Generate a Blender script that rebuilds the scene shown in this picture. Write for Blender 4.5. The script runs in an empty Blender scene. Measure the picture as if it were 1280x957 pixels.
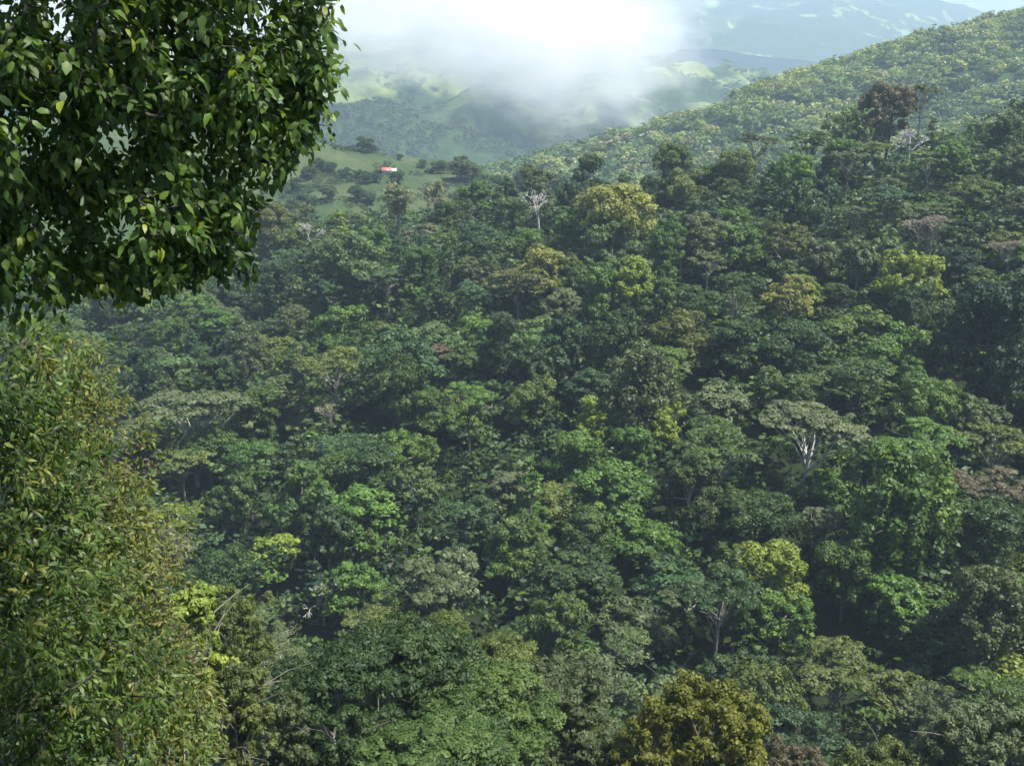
import bpy, math, random
import numpy as np
from mathutils import Vector

# ------------------------------------------------------------------ camera, sky, sun, exposure
S = bpy.context.scene
COL = S.collection
W, H, F = 1280.0, 957.0, 1370.0            # photograph size and focal length in its pixels
PITCH = math.atan((478.5 - 30.0) / F)      # the horizon lies near row 30
cam = bpy.data.cameras.new('camera')
cam.sensor_fit = 'HORIZONTAL'; cam.sensor_width = 36.0; cam.lens = 36.0 * F / W
cam.clip_start = 0.1; cam.clip_end = 40000
camo = bpy.data.objects.new('camera', cam); COL.objects.link(camo)
camo.rotation_euler = (math.pi / 2 - PITCH, 0, 0)
S.camera = camo

SUN = Vector((0.42, -0.14, 0.86)).normalized()      # towards the sun
sun_el = math.asin(SUN.z); sun_az = math.atan2(SUN.x, SUN.y)
wd = bpy.data.worlds.new('World'); S.world = wd; wd.use_nodes = True
wn = wd.node_tree.nodes; wl = wd.node_tree.links; wn.clear()
sky = wn.new('ShaderNodeTexSky'); sky.sky_type = 'NISHITA'; sky.sun_disc = False
sky.sun_elevation = sun_el; sky.sun_rotation = sun_az
sky.air_density = 1.0; sky.dust_density = 1.5; sky.ozone_density = 1.0; sky.altitude = 1200
bg = wn.new('ShaderNodeBackground'); bg.inputs[1].default_value = 0.095
wo = wn.new('ShaderNodeOutputWorld')
wl.new(sky.outputs[0], bg.inputs[0]); wl.new(bg.outputs[0], wo.inputs[0])
sl = bpy.data.lights.new('sun', 'SUN'); sl.energy = 5.0; sl.angle = math.radians(3.0); sl.color = (1.0, 0.96, 0.87)
so = bpy.data.objects.new('sun', sl); COL.objects.link(so)
so.rotation_euler = SUN.to_track_quat('Z', 'Y').to_euler()
vs = S.view_settings; vs.view_transform = 'Standard'; vs.look = 'None'; vs.gamma = 1.0; vs.exposure = 0.98
vs.use_curve_mapping = False
cy = S.cycles
cy.max_bounces = 16; cy.diffuse_bounces = 2; cy.glossy_bounces = 1; cy.transmission_bounces = 2
cy.transparent_max_bounces = 4; cy.volume_bounces = 14; cy.volume_max_steps = 256
cy.use_adaptive_sampling = True; cy.adaptive_threshold = 0.03; cy.use_denoising = True; cy.sample_clamp_indirect = 4.0
try:
    cy.denoiser = 'OPENIMAGEDENOISE'; cy.denoising_input_passes = 'RGB_ALBEDO_NORMAL'
except Exception:
    pass
S.render.film_transparent = False

# ------------------------------------------------------------------ projection helpers
cp, sp = math.cos(PITCH), math.sin(PITCH)
def kv(py):                                # z per metre of forward distance for an image row
    v = (H / 2 - np.asarray(py, float)) / F
    return (-sp + v * cp) / (cp + v * sp)
def av(px, py):                            # x per metre of forward distance for an image point
    v = (H / 2 - py) / F
    return ((px - W / 2) / F) / (cp + v * sp)
def at(px, py, Y):
    return np.array((av(px, py) * Y, Y, float(kv(py)) * Y))
def depth_at(py, Y):
    return Y / (cp + (H / 2 - py) / F * sp)
def project(x, y, z):
    d = y * cp - z * sp
    return W / 2 + F * x / d, H / 2 - F * (y * sp + z * cp) / d

_nr = np.random.RandomState(5)
_ND = [(_nr.uniform(0, 2 * math.pi, 7), _nr.uniform(0, 2 * math.pi, 7), _nr.uniform(0.6, 1.7, 7)) for _ in range(12)]
def sn(x, y, seed, scale):                 # smooth noise, about -1..1
    ang, ph, fr = _ND[seed % 12]
    r = 0
    for i in range(7):
        r = r + np.sin((x * math.cos(ang[i]) + y * math.sin(ang[i])) * fr[i] * 2 * math.pi / scale + ph[i])
    return r / 3.2

# ------------------------------------------------------------------ terrain functions
RIDGE_X = [-900, -200, 0, 200, 360, 500, 640, 760, 900, 1050, 1180, 1280, 1500, 2200]
RIDGE_Y = [420, 360, 345, 306, 256, 240, 226, 205, 193, 175, 132, 92, 60, 40]
YR = 430.0
def canopy(x, y):
    y = np.maximum(np.asarray(y, float), 1.0)
    px = W / 2 + F * (np.asarray(x, float) / y) * 0.99
    yr = YR + 18 * np.sin(px / 210.0)
    zr = kv(np.interp(px, RIDGE_X, RIDGE_Y)) * yr
    z0 = -112.0 - 0.012 * (px - 640) * 0
    t = (y - 150.0) / (yr - 150.0)
    up = z0 + (zr - z0) * t + 9 * np.sin(np.clip(t, 0, 1) * math.pi) * 0.5
    down = zr - 0.42 * (y - yr)
    z = np.where(t < 1, up, down)
    z = z + 4.5 * sn(x, y, 0, 120.0) * np.clip(t * 3, 0, 1) * np.clip((1 - t) * 4, 0.25, 1)
    return z
def slope_ground(x, y):
    near = -1.75 - 0.86 * np.asarray(y, float) + 1.2 * sn(x, y, 1, 40.0) - 0.05 * np.abs(x) * 0
    main = canopy(x, y) - 15.0
    return np.where(np.asarray(y) < 40, near, np.maximum(near, main))

def hill(crest_px, crest_py, Yc, sf, sb, nz, ns, seed, rnd=60.0, front=None):
    def f(x, y):
        y = np.maximum(np.asarray(y, float), 1.0)
        px = W / 2 + F * (np.asarray(x, float) / y) * 0.97
        yc = Yc(px) if callable(Yc) else Yc
        zc = kv(np.interp(px, crest_px, crest_py)) * yc
        d = y - yc
        s = np.where(d < 0, sf, sb)
        drop = s * (np.sqrt(d * d + rnd * rnd) - rnd)
        return zc - drop + nz * sn(x, y, seed, ns) * np.clip(np.abs(d) / (rnd * 2) + 0.15, 0, 1) + nz * 0.35 * sn(x, y, seed + 1, ns * 0.31)
    return f
pasture_z = hill([-800, 0, 200, 330, 400, 450, 520, 600, 680, 760, 900, 1300, 2200],
                 [150, 150, 160, 168, 175, 186, 202, 218, 226, 232, 238, 250, 260], 780.0, 0.30, 0.45, 7, 210.0, 2, 50)
shadow_z = hill([-900, 0, 250, 380, 430, 480, 540, 600, 660, 720, 800, 1300, 2400],
                [100, 118, 130, 142, 134, 134, 146, 168, 192, 208, 215, 240, 260], 2050.0, 0.33, 0.4, 18, 420.0, 4, 110)
green_z = hill([-1200, 0, 300, 430, 560, 640, 700, 780, 850, 920, 1000, 1300, 2400],
               [40, 44, 48, 46, 40, 52, 60, 70, 82, 100, 110, 130, 150], 3100.0, 0.33, 0.4, 42, 480.0, 6, 120)
mount_z = hill([-500, 400, 560, 640, 700, 760, 820, 880, 940, 1000, 1060, 1120, 1200, 1280, 1400, 1700, 2600],
               [330, 270, 235, 214, 200, 186, 166, 142, 112, 92, 76, 54, 30, 8, -25, -55, -70],
               lambda px: 1150 + 250 * np.clip((px - 640) / 640.0, 0, 1.5), 0.33, 0.45, 12, 300.0, 8, 60)
far_z = hill([-2500, -600, 0, 300, 560, 700, 820, 900, 980, 1060, 1120, 1180, 1300, 1700, 3500],
             [-5, 5, 2, -4, -6, -4, -6, -8, -8, -5, 4, 20, 32, 20, 10], 8600.0, 0.13, 0.18, 60, 1500.0, 10, 400)

# ------------------------------------------------------------------ materials
def mat(name):
    m = bpy.data.materials.new(name); m.use_nodes = True
    n = m.node_tree.nodes; n.clear()
    return m, n, m.node_tree.links
def out(n, l, sh):
    o = n.new('ShaderNodeOutputMaterial'); l.new(sh, o.inputs[0]); return o
def ramp(n, stops):
    r = n.new('ShaderNodeValToRGB'); e = r.color_ramp.elements
    while len(e) < len(stops): e.new(0.5)
    for i, (p, c) in enumerate(stops):
        e[i].position = p; e[i].color = (*c, 1)
    return r

def foliage_material(name, src, rough=0.55, trans=0.28, spec=0.35):
    """src: 'object' takes the plant's own colour, 'tint' the colour stored with each plant of a mass"""
    m, n, l = mat(name)
    if src == 'object':
        c = n.new('ShaderNodeObjectInfo').outputs['Color']
    else:
        a = n.new('ShaderNodeAttribute'); a.attribute_name = 'tint'; c = a.outputs['Color']
    v = n.new('ShaderNodeAttribute'); v.attribute_name = 'v'
    hs = n.new('ShaderNodeHueSaturation')
    mr = n.new('ShaderNodeMapRange'); mr.inputs[3].default_value = 0.55; mr.inputs[4].default_value = 1.5
    l.new(v.outputs['Fac'], mr.inputs[0]); l.new(mr.outputs[0], hs.inputs['Value'])
    mh = n.new('ShaderNodeMapRange'); mh.inputs[3].default_value = 0.506; mh.inputs[4].default_value = 0.466
    l.new(v.outputs['Fac'], mh.inputs[0]); l.new(mh.outputs[0], hs.inputs['Hue'])
    l.new(c, hs.inputs['Color'])
    p = n.new('ShaderNodeBsdfPrincipled'); p.inputs['Roughness'].default_value = rough
    p.inputs['Specular IOR Level'].default_value = spec
    l.new(hs.outputs[0], p.inputs['Base Color'])
    t = n.new('ShaderNodeBsdfTranslucent')
    tc = n.new('ShaderNodeMix'); tc.data_type = 'RGBA'; tc.blend_type = 'MULTIPLY'; tc.inputs[0].default_value = 1
    l.new(hs.outputs[0], tc.inputs[6]); tc.inputs[7].default_value = (1.5, 1.5, 0.6, 1)
    l.new(tc.outputs[2], t.inputs[0])
    mx = n.new('ShaderNodeMixShader'); mx.inputs[0].default_value = trans
    l.new(p.outputs[0], mx.inputs[1]); l.new(t.outputs[0], mx.inputs[2])
    out(n, l, mx.outputs[0])
    return m
M_FOL = foliage_material('foliage', 'object')
M_MASS = foliage_material('forest_foliage', 'tint')
M_LEAF = foliage_material('glossy_leaf', 'object', rough=0.46, trans=0.38, spec=0.32)

def bark_material():
    m, n, l = mat('bark')
    oi = n.new('ShaderNodeObjectInfo')
    tc = n.new('ShaderNodeTexCoord'); mp = n.new('ShaderNodeMapping'); mp.inputs[3].default_value = (3, 3, 0.7)
    l.new(tc.outputs['Object'], mp.inputs[0])
    nz = n.new('ShaderNodeTexNoise'); nz.inputs['Scale'].default_value = 2.2; nz.inputs['Detail'].default_value = 6
    l.new(mp.outputs[0], nz.inputs['Vector'])
    r = ramp(n, [(0.3, (0.45, 0.45, 0.42)), (0.5, (0.9, 0.9, 0.9)), (0.7, (1.25, 1.22, 1.1))])
    l.new(nz.outputs[0], r.inputs[0])
    mx = n.new('ShaderNodeMix'); mx.data_type = 'RGBA'; mx.blend_type = 'MULTIPLY'; mx.inputs[0].default_value = 1
    l.new(oi.outputs['Color'], mx.inputs[6]); l.new(r.outputs[0], mx.inputs[7])
    p = n.new('ShaderNodeBsdfPrincipled'); p.inputs['Roughness'].default_value = 0.9
    l.new(mx.outputs[2], p.inputs['Base Color'])
    b = n.new('ShaderNodeBump'); b.inputs[0].default_value = 0.5; l.new(nz.outputs[0], b.inputs['Height']); l.new(b.outputs[0], p.inputs['Normal'])
    out(n, l, p.outputs[0])
    return m
M_BARK = bark_material()

def ground_material(name, stops, scale, stops2=None, scale2=1.0, patch=(0.45, 0.55), rough=0.95, detail=8, stretch=(1, 1, 1)):
    """two kinds of growth in patches, each mottled"""
    m, n, l = mat(name)
    g = n.new('ShaderNodeNewGeometry')
    n1 = n.new('ShaderNodeTexNoise'); n1.inputs['Scale'].default_value = scale; n1.inputs['Detail'].default_value = detail
    n1.inputs['Roughness'].default_value = 0.65
    l.new(g.outputs['Position'], n1.inputs['Vector'])
    r1 = ramp(n, stops); l.new(n1.outputs[0], r1.inputs[0]); c = r1.outputs[0]
    if stops2:
        r2 = ramp(n, stops2); l.new(n1.outputs[0], r2.inputs[0])
        mp = n.new('ShaderNodeMapping'); mp.inputs[3].default_value = stretch; l.new(g.outputs['Position'], mp.inputs[0])
        n2 = n.new('ShaderNodeTexNoise'); n2.inputs['Scale'].default_value = scale2; n2.inputs['Detail'].default_value = 9; n2.inputs['Roughness'].default_value = 0.6
        l.new(mp.outputs[0], n2.inputs['Vector'])
        k = n.new('ShaderNodeMapRange'); k.inputs[1].default_value = patch[0]; k.inputs[2].default_value = patch[1]
        l.new(n2.outputs[0], k.inputs[0])
        mx = n.new('ShaderNodeMix'); mx.data_type = 'RGBA'
        l.new(k.outputs[0], mx.inputs[0]); l.new(c, mx.inputs[6]); l.new(r2.outputs[0], mx.inputs[7]); c = mx.outputs[2]
    p = n.new('ShaderNodeBsdfPrincipled'); p.inputs['Roughness'].default_value = rough; p.inputs['Specular IOR Level'].default_value = 0.1
    l.new(c, p.inputs['Base Color'])
    b = n.new('ShaderNodeBump'); b.inputs[0].default_value = 0.6; b.inputs[1].default_value = 0.35 / scale
    l.new(n1.outputs[0], b.inputs['Height']); l.new(b.outputs[0], p.inputs['Normal'])
    out(n, l, p.outputs[0])
    return m
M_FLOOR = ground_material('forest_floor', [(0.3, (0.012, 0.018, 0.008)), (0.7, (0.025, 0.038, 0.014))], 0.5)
GRASS = [(0.3, (0.030, 0.052, 0.022)), (0.5, (0.042, 0.072, 0.028)), (0.75, (0.060, 0.085, 0.038))]  # muted grass, also darkened to stand in for cloud shade
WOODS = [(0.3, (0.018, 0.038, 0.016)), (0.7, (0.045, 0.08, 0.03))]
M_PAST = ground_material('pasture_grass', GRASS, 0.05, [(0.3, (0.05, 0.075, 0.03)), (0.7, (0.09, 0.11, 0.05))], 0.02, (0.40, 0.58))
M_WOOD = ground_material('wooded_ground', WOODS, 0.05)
M_GREEN = ground_material('grassy_hillside', [(0.3, (0.14, 0.19, 0.06)), (0.5, (0.20, 0.245, 0.09)), (0.75, (0.27, 0.29, 0.14))], 0.012, WOODS, 0.0075, (0.42, 0.54))  # grass tones raised to stand in for sunlight lost under the cloud
M_FAR = ground_material('mountain_woods', WOODS, 0.006, [(0.3, (0.13, 0.20, 0.06)), (0.7, (0.30, 0.36, 0.16))], 0.008, (0.58, 0.61), stretch=(1, 0.22, 1))

# ------------------------------------------------------------------ mesh helpers
def new_mesh(name, V, faces, m=None, floats=None, colors=None, smooth=False):
    """faces: (n,k) int array or list of such arrays"""
    if not isinstance(faces, (list, tuple)): faces = [faces]
    faces = [np.asarray(f, np.int32) for f in faces if len(f)]
    me = bpy.data.meshes.new(name)
    V = np.asarray(V, np.float32)
    me.vertices.add(len(V)); me.vertices.foreach_set('co', V.ravel())
    tot = np.concatenate([np.full(len(f), f.shape[1], np.int32) for f in faces])
    idx = np.concatenate([f.ravel() for f in faces])
    me.loops.add(len(idx)); me.loops.foreach_set('vertex_index', idx)
    me.polygons.add(len(tot))
    st = np.zeros(len(tot), np.int32); st[1:] = np.cumsum(tot)[:-1]
    me.polygons.foreach_set('loop_start', st)
    if smooth: me.polygons.foreach_set('use_smooth', np.ones(len(tot), bool))
    me.update(calc_edges=True)
    if floats is not None:
        a = me.attributes.new('v', 'FLOAT', 'POINT'); a.data.foreach_set('value', np.asarray(floats, np.float32))
    if colors is not None:
        a = me.attributes.new('tint', 'FLOAT_COLOR', 'POINT'); a.data.foreach_set('color', np.asarray(colors, np.float32).ravel())
    if m: me.materials.append(m)
    return me
def add(name, me, parent=None, color=None, **props):
    o = bpy.data.objects.new(name, me); COL.objects.link(o)
    if parent: o.parent = parent
    if color is not None: o.color = (*color, 1)
    for k, v in props.items(): o[k] = v
    return o
def norm(a):
    return a / np.maximum(np.linalg.norm(a, axis=-1, keepdims=True), 1e-9)

def cards(P, N, size, rs, asp=0.6, dirs=None, fold=0.18):
    """leaf-shaped four-cornered faces at P facing N; returns V, F"""
    n = len(P)
    r = rs.normal(size=(n, 3)) if dirs is None else dirs
    T = norm(r - (r * N).sum(1, keepdims=True) * N)
    B = np.cross(N, T)
    s = np.asarray(size).reshape(-1, 1)
    V = np.stack([P - T * s, P + B * s * asp - N * s * fold, P + T * s, P - B * s * asp - N * s * fold], 1).reshape(-1, 3)
    Fc = np.arange(n * 4).reshape(n, 4)
    return V, Fc

def tube(pts, rad, sides=6):
    pts = np.asarray(pts, float); n = len(pts)
    t = norm(np.gradient(pts, axis=0))
    ref = np.array((0.31, 0.87, 0.11)) if abs(t[0][2]) > 0.9 else np.array((0, 0, 1.0))
    a = norm(np.cross(t, ref)); b = np.cross(t, a)
    ang = np.linspace(0, 2 * math.pi, sides, endpoint=False)
    ring = pts[:, None, :] + (a[:, None, :] * np.cos(ang)[None, :, None] + b[:, None, :] * np.sin(ang)[None, :, None]) * np.asarray(rad)[:, None, None]
    V = ring.reshape(-1, 3)
    i = np.arange(n - 1)[:, None] * sides; j = np.arange(sides)[None, :]; j2 = (j + 1) % sides
    Fc = np.stack([i + j, i + j2, i + sides + j2, i + sides + j], -1).reshape(-1, 4)
    return V, Fc
def join(parts):
    Vs, Fs, o = [], [], 0
    for V, Fc in parts:
        Vs.append(V); Fs.append(np.asarray(Fc) + o); o += len(V)
    return np.concatenate(Vs), np.concatenate(Fs)
def bend(p, q, rs, amp, n=5):
    p = np.asarray(p, float); q = np.asarray(q, float)
    L = np.linalg.norm(q - p); t = np.linspace(0, 1, n)[:, None]
    m = p + (q - p) * 0.5 + rs.normal(size=3) * amp * L
    return (1 - t) ** 2 * p + 2 * t * (1 - t) * m + t ** 2 * q

# ------------------------------------------------------------------ tree prototypes
def leafy(lobes, n, size, rs, blobs=10, blob_r=0.42, up=0.35, jit=0.34, low=-0.45, drape=0.0, asp=0.62, vn=0.12):
    """lobes: [(centre, radii)] -> smaller clumps -> leaf faces; each leaf and clump has its own tone"""
    BC, BR, BV = [], [], []
    for c, r in lobes:
        c = np.asarray(c); r = np.asarray(r)
        m = max(4, int(blobs * (0.7 + 0.6 * rs.rand())))
        d = norm(rs.normal(size=(m * 3, 3))); d = d[d[:, 2] > low][:m]
        BC.append(c + d * r * (0.72 + 0.2 * rs.rand(len(d), 1)))
        BR.append(np.repeat(r[None] * blob_r, len(d), 0) * rs.uniform(0.7, 1.25, (len(d), 1)))
        BV.append(np.clip(0.5 + rs.normal() * 0.12 + rs.normal(size=len(d)) * 0.10, 0.1, 0.9))
    BC = np.concatenate(BC); BR = np.concatenate(BR); BV = np.concatenate(BV)
    w = (BR[:, 0] * BR[:, 1]); w = w / w.sum()
    k = rs.choice(len(BC), n, p=w)
    d = norm(rs.normal(size=(n, 3)) + np.array((0, 0, 0.25)))
    P = BC[k] + d * BR[k] * (0.55 + 0.5 * np.sqrt(rs.rand(n, 1)))
    N = norm(d + rs.normal(size=(n, 3)) * jit + np.array((0, 0, up)))
    if drape > 0:
        q = rs.rand(n) < drape
        P[q, 2] -= rs.rand(q.sum()) ** 1.4 * 4.5
    v = np.clip(BV[k] + rs.normal(size=n) * vn, 0, 1)
    V, Fc = cards(P, N, size * rs.uniform(0.6, 1.3, n), rs, asp)
    return V, Fc, np.repeat(v, 4)

def limbs(h, spread_pts, rs, r0, fork=0.55, sides=6, amp=0.10, root=True):
    top = np.array((rs.normal() * 0.04 * h, rs.normal() * 0.04 * h, h * fork))
    pts = bend((0, 0, 0), top, rs, 0.03, 7); pts[0][2] = -14.0; pts[0][:2] -= (pts[1] - pts[0])[:2]
    rad = np.linspace(r0 * 1.25, r0 * 0.7, 7); rad[0] = r0 * 1.6
    P = [tube(pts, rad, sides + 2)]
    for q in spread_pts:
        s = pts[rs.choice([4, 5, 6])]
        b = bend(s, q, rs, amp, 6)
        P.append(tube(b, np.linspace(r0 * 0.5, r0 * 0.12, 6), sides))
        for _ in range(3):
            i = rs.randint(2, 5); e = np.asarray(q) + rs.normal(size=3) * np.array((1.6, 1.6, 0.8))
            P.append(tube(bend(b[i], e, rs, 0.1, 4), np.linspace(r0 * 0.22, r0 * 0.05, 4), 4))
    return join(P)

PROTO = {}
def register(kind, V, Fc, v, TV, TF, cz, w, h):
    i = len(PROTO.setdefault(kind, []))
    cm = new_mesh('%s_crown' % kind, V, Fc, M_FOL, v) if V is not None else None
    tm = new_mesh('%s_trunk' % kind, TV, TF, M_BARK, smooth=True)
    PROTO[kind].append(dict(crown=cm, trunk=tm, cz=cz, w=w, h=h))

def lobes_round(rs, rx, rz, cz, n, lr):
    L = []
    for i in range(n):
        d = norm(rs.normal(size=3)); d[2] = d[2] + 0.12
        d = norm(d)
        f = rs.uniform(0.55, 0.85)
        r = lr * rs.uniform(0.65, 1.3)
        L.append((np.array((d[0] * rx * f, d[1] * rx * f, cz + d[2] * rz * f)), (r, r, r * rs.uniform(0.65, 0.9))))
    return L

def proto_round(seed, n=6500, rx=6.6, rz=5.6, size=0.31, nl=16, lr=2.7, kind='round', h=17.0, flat=1.0, **kw):
    rs = np.random.RandomState(seed)
    cz = h - rz
    L = [(c, (r[0], r[1], r[2] * flat)) for c, r in lobes_round(rs, rx, rz, cz, nl, lr)]
    V, Fc, v = leafy(L, n, size, rs, **kw)
    T = limbs(h, [np.asarray(c) - np.array((0, 0, r[2] * 0.3)) for c, r in L[:9]], rs, 0.33)
    register(kind, V, Fc, v, *T, cz, 2 * rx, h)
for s in range(7): proto_round(100 + s, nl=18 + 2 * s, lr=3.1 - 0.15 * s, rx=6.2 + 0.25 * (s % 4), rz=7.2, n=13500)
for s in range(4): proto_round(120 + s, rx=4.6, rz=8.6, nl=24, lr=2.3, kind='tall', h=21.0, n=12500)
for s in range(3): proto_round(140 + s, rx=5.6, rz=8.2, nl=20, lr=2.5, kind='draped', h=20.0, n=14000, drape=0.4, up=0.1)
for s in range(3): proto_round(150 + s, rx=6.0, rz=6.4, nl=32, lr=1.7, kind='feathery', h=18.0, n=8500, size=0.28, blobs=7)
for s in range(2): proto_round(160 + s, rx=5.4, rz=5.2, nl=15, lr=2.2, kind='bigleaf', h=13.0, n=5200, size=0.42, blobs=8, jit=0.4)

def proto_umbrella(seed, n=5200, rx=8.5, h=18.0, kind='umbrella', size=0.34, tiers=2, dome=2.2, npad=15, pad=2.6):
    rs = np.random.RandomState(seed)
    L = []
    for t in range(tiers):
        for i in range(npad // (t + 1)):
            a = rs.rand() * 2 * math.pi; r = math.sqrt(rs.rand()) * rx * 0.85 * (1 - 0.15 * t)
            z = h - 1.0 - dome * (r / rx) ** 2 - t * 3.0 + rs.normal() * 0.5
            p = pad * rs.uniform(0.6, 1.25)
            L.append((np.array((r * math.cos(a), r * math.sin(a), z)), (p, p, p * 0.26)))
    V, Fc, v = leafy(L, n, size, rs, blobs=12, blob_r=0.36, up=1.0, jit=0.45, low=-0.2)
    T = limbs(h, [np.asarray(c) - np.array((0, 0, 0.3)) for c, r in L[:13]], rs, 0.34, fork=0.58, amp=0.12)
    register(kind, V, Fc, v, *T, h - 1.6, 2 * rx, h)
for s in range(4): proto_umbrella(200 + s, tiers=1 + s % 3)
for s in range(2): proto_umbrella(220 + s, n=1500, kind='dry_umbrella', tiers=1, size=0.26)

def proto_cone(seed, n=3600, r=2.8, h=17.0):
    rs = np.random.RandomState(seed); L = []
    for i in range(34):
        t = rs.rand() ** 0.8; a = rs.rand() * 6.283; rr = r * (1 - t) * 0.75 + 0.2
        q = 0.55 + 0.9 * (1 - t)
        L.append((np.array((rr * math.cos(a), rr * math.sin(a), 4 + t * (h - 4.4))), (q, q, q * 0.6)))
    V, Fc, v = leafy(L, n, 0.30, rs, blobs=5, up=0.5)
    T = limbs(h, [(0, 0, h - 1)], rs, 0.22, fork=0.8)
    register('cone', V, Fc, v, *T, 11.0, 2 * r, h)
for s in range(2): proto_cone(240 + s)

def bare_branches(rs, start, d, L, r, lvl, acc):
    e = start + d * L
    acc.append(tube(bend(start, e, rs, 0.10, 4), np.linspace(r, r * 0.55, 4), 5 if lvl < 2 else 4))
    if lvl >= 5: return
    for _ in range(rs.randint(2, 4) if lvl < 4 else 3):
        nd = norm(d + rs.normal(size=3) * 0.48 + np.array((0, 0, 0.10)))
        bare_branches(rs, e, nd, L * rs.uniform(0.6, 0.85), max(r * 0.62, 0.075), lvl + 1, acc)
def proto_bare(seed, h=15.0):
    rs = np.random.RandomState(seed); acc = []
    trunk = tube(bend((0, 0, -12), (0.4, 0.2, h * 0.42), rs, 0.04, 6), np.linspace(0.42, 0.26, 6), 7)
    for _ in range(4):
        bare_branches(rs, np.array((0.4, 0.2, h * 0.42 - rs.rand() * 0.8)), norm(rs.normal(size=3) * 0.55 + np.array((0, 0, 1.0))), h * 0.17, 0.26, 1, acc)
    V, Fc = join(acc)
    me = new_mesh('bare_branches', V, Fc, M_BARK, smooth=True)
    tm = new_mesh('bare_trunk', *trunk, M_BARK, smooth=True)
    PROTO.setdefault('bare', []).append(dict(crown=me, trunk=tm, cz=h * 0.68, w=10.0, h=h))
for s in range(3): proto_bare(260 + s)

# finer crowns for the trees at the foot of the near hillside
for s in range(3): proto_round(300 + 10 * s, n=38000, rx=8.0, rz=6.0, size=0.19, nl=46 + 6 * s, lr=2.1, kind='fine_round', h=19.0 + s, blobs=13, blob_r=0.38, up=0.6, flat=0.42)
proto_round(302, n=34000, rx=6.6, rz=5.2, size=0.17, nl=30, lr=2.0, kind='fine_dome', h=15.0, blobs=18, blob_r=0.3, up=0.3)
proto_round(303, n=15000, rx=3.4, rz=6.0, size=0.18, nl=22, lr=1.4, kind='fine_slender', h=17.0, blobs=9, blob_r=0.38, up=0.2)
proto_round(304, n=15000, rx=3.0, rz=6.6, size=0.18, nl=24, lr=1.25, kind='fine_slender', h=18.0, blobs=9, blob_r=0.38, up=0.2)
proto_umbrella(305, n=13000, kind='fine_umbrella', rx=7.0, size=0.17, tiers=2, h=15.0)

# ------------------------------------------------------------------ the ground
def sheet(name, f, px0, px1, y0, y1, nx, ny, m, lo=None):
    A = np.linspace((px0 - W / 2) / F, (px1 - W / 2) / F, nx)
    Yv = np.geomspace(max(y0, 2), y1, ny) if y1 / max(y0, 2) > 3 else np.linspace(y0, y1, ny)
    a, y = np.meshgrid(A, Yv)
    x = a * y; z = f(x, y)
    if lo is not None: z = np.maximum(z, lo)
    V = np.stack([x, y, z], -1).reshape(-1, 3)
    i = np.arange(ny - 1)[:, None] * nx + np.arange(nx - 1)[None]
    Fc = np.stack([i, i + 1, i + nx + 1, i + nx], -1).reshape(-1, 4)
    return add(name, new_mesh(name, V, Fc, m, smooth=True), kind='structure')
BASE = -262.0
def xy_sheet(name, f, x0, x1, y0, y1, nx, ny, m):
    x, y = np.meshgrid(np.linspace(x0, x1, nx), np.linspace(y0, y1, ny))
    V = np.stack([x, y, f(x, y)], -1).reshape(-1, 3)
    i = np.arange(ny - 1)[:, None] * nx + np.arange(nx - 1)[None]
    Fc = np.stack([i, i + 1, i + nx + 1, i + nx], -1).reshape(-1, 4)
    return add(name, new_mesh(name, V, Fc, m, smooth=True), kind='structure')
xy_sheet('ground', lambda x, y: BASE + 0 * x, -14000, 14000, -300, 14000, 3, 3, M_WOOD)
def slope_full(x, y):
    g = slope_ground(x, np.maximum(y, 1.0))
    g = np.where(y < 2.0, -1.75 + 0.03 * y - 1.72 * np.clip(y / 2.0, 0, 1), g)
    return np.maximum(g, BASE - 0.6)
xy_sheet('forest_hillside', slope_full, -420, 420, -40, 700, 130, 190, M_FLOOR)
sheet('pasture_hill', pasture_z, -500, 1800, 560, 1150, 160, 70, M_PAST, BASE - 0.7)
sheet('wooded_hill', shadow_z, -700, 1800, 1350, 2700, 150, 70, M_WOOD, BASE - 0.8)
sheet('grassy_hill', green_z, -1000, 2200, 2100, 4300, 220, 130, M_GREEN, BASE - 0.9)
sheet('forested_mountain', mount_z, 150, 2300, 700, 1900, 200, 110, M_WOOD, BASE - 1.0)
sheet('far_mountain', far_z, -1900, 3200, 5600, 12000, 260, 130, M_FAR, BASE - 1.1)

# ------------------------------------------------------------------ planting
PLACED = []
TREES = []
BARK = dict(pale=(0.36, 0.34, 0.29), grey=(0.20, 0.19, 0.165), brown=(0.09, 0.075, 0.055), dark=(0.05, 0.045, 0.035), white=(0.50, 0.48, 0.44))
C = dict(  # leaf colours (albedo)
    mid=(0.056, 0.108, 0.024), deep=(0.034, 0.073, 0.020), blue=(0.042, 0.090, 0.034), bright=(0.074, 0.155, 0.028),
    lime=(0.155, 0.225, 0.036), yellow=(0.175, 0.205, 0.050), olive=(0.088, 0.125, 0.030), grey=(0.105, 0.140, 0.066),
    pale=(0.092, 0.152, 0.052), sage=(0.078, 0.112, 0.044), brown=(0.115, 0.108, 0.058), rust=(0.115, 0.105, 0.048),
    dry=(0.185, 0.160, 0.125), straw=(0.24, 0.245, 0.13), night=(0.016, 0.042, 0.019), gold=(0.118, 0.142, 0.018))
rng = np.random.RandomState(11)
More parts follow.
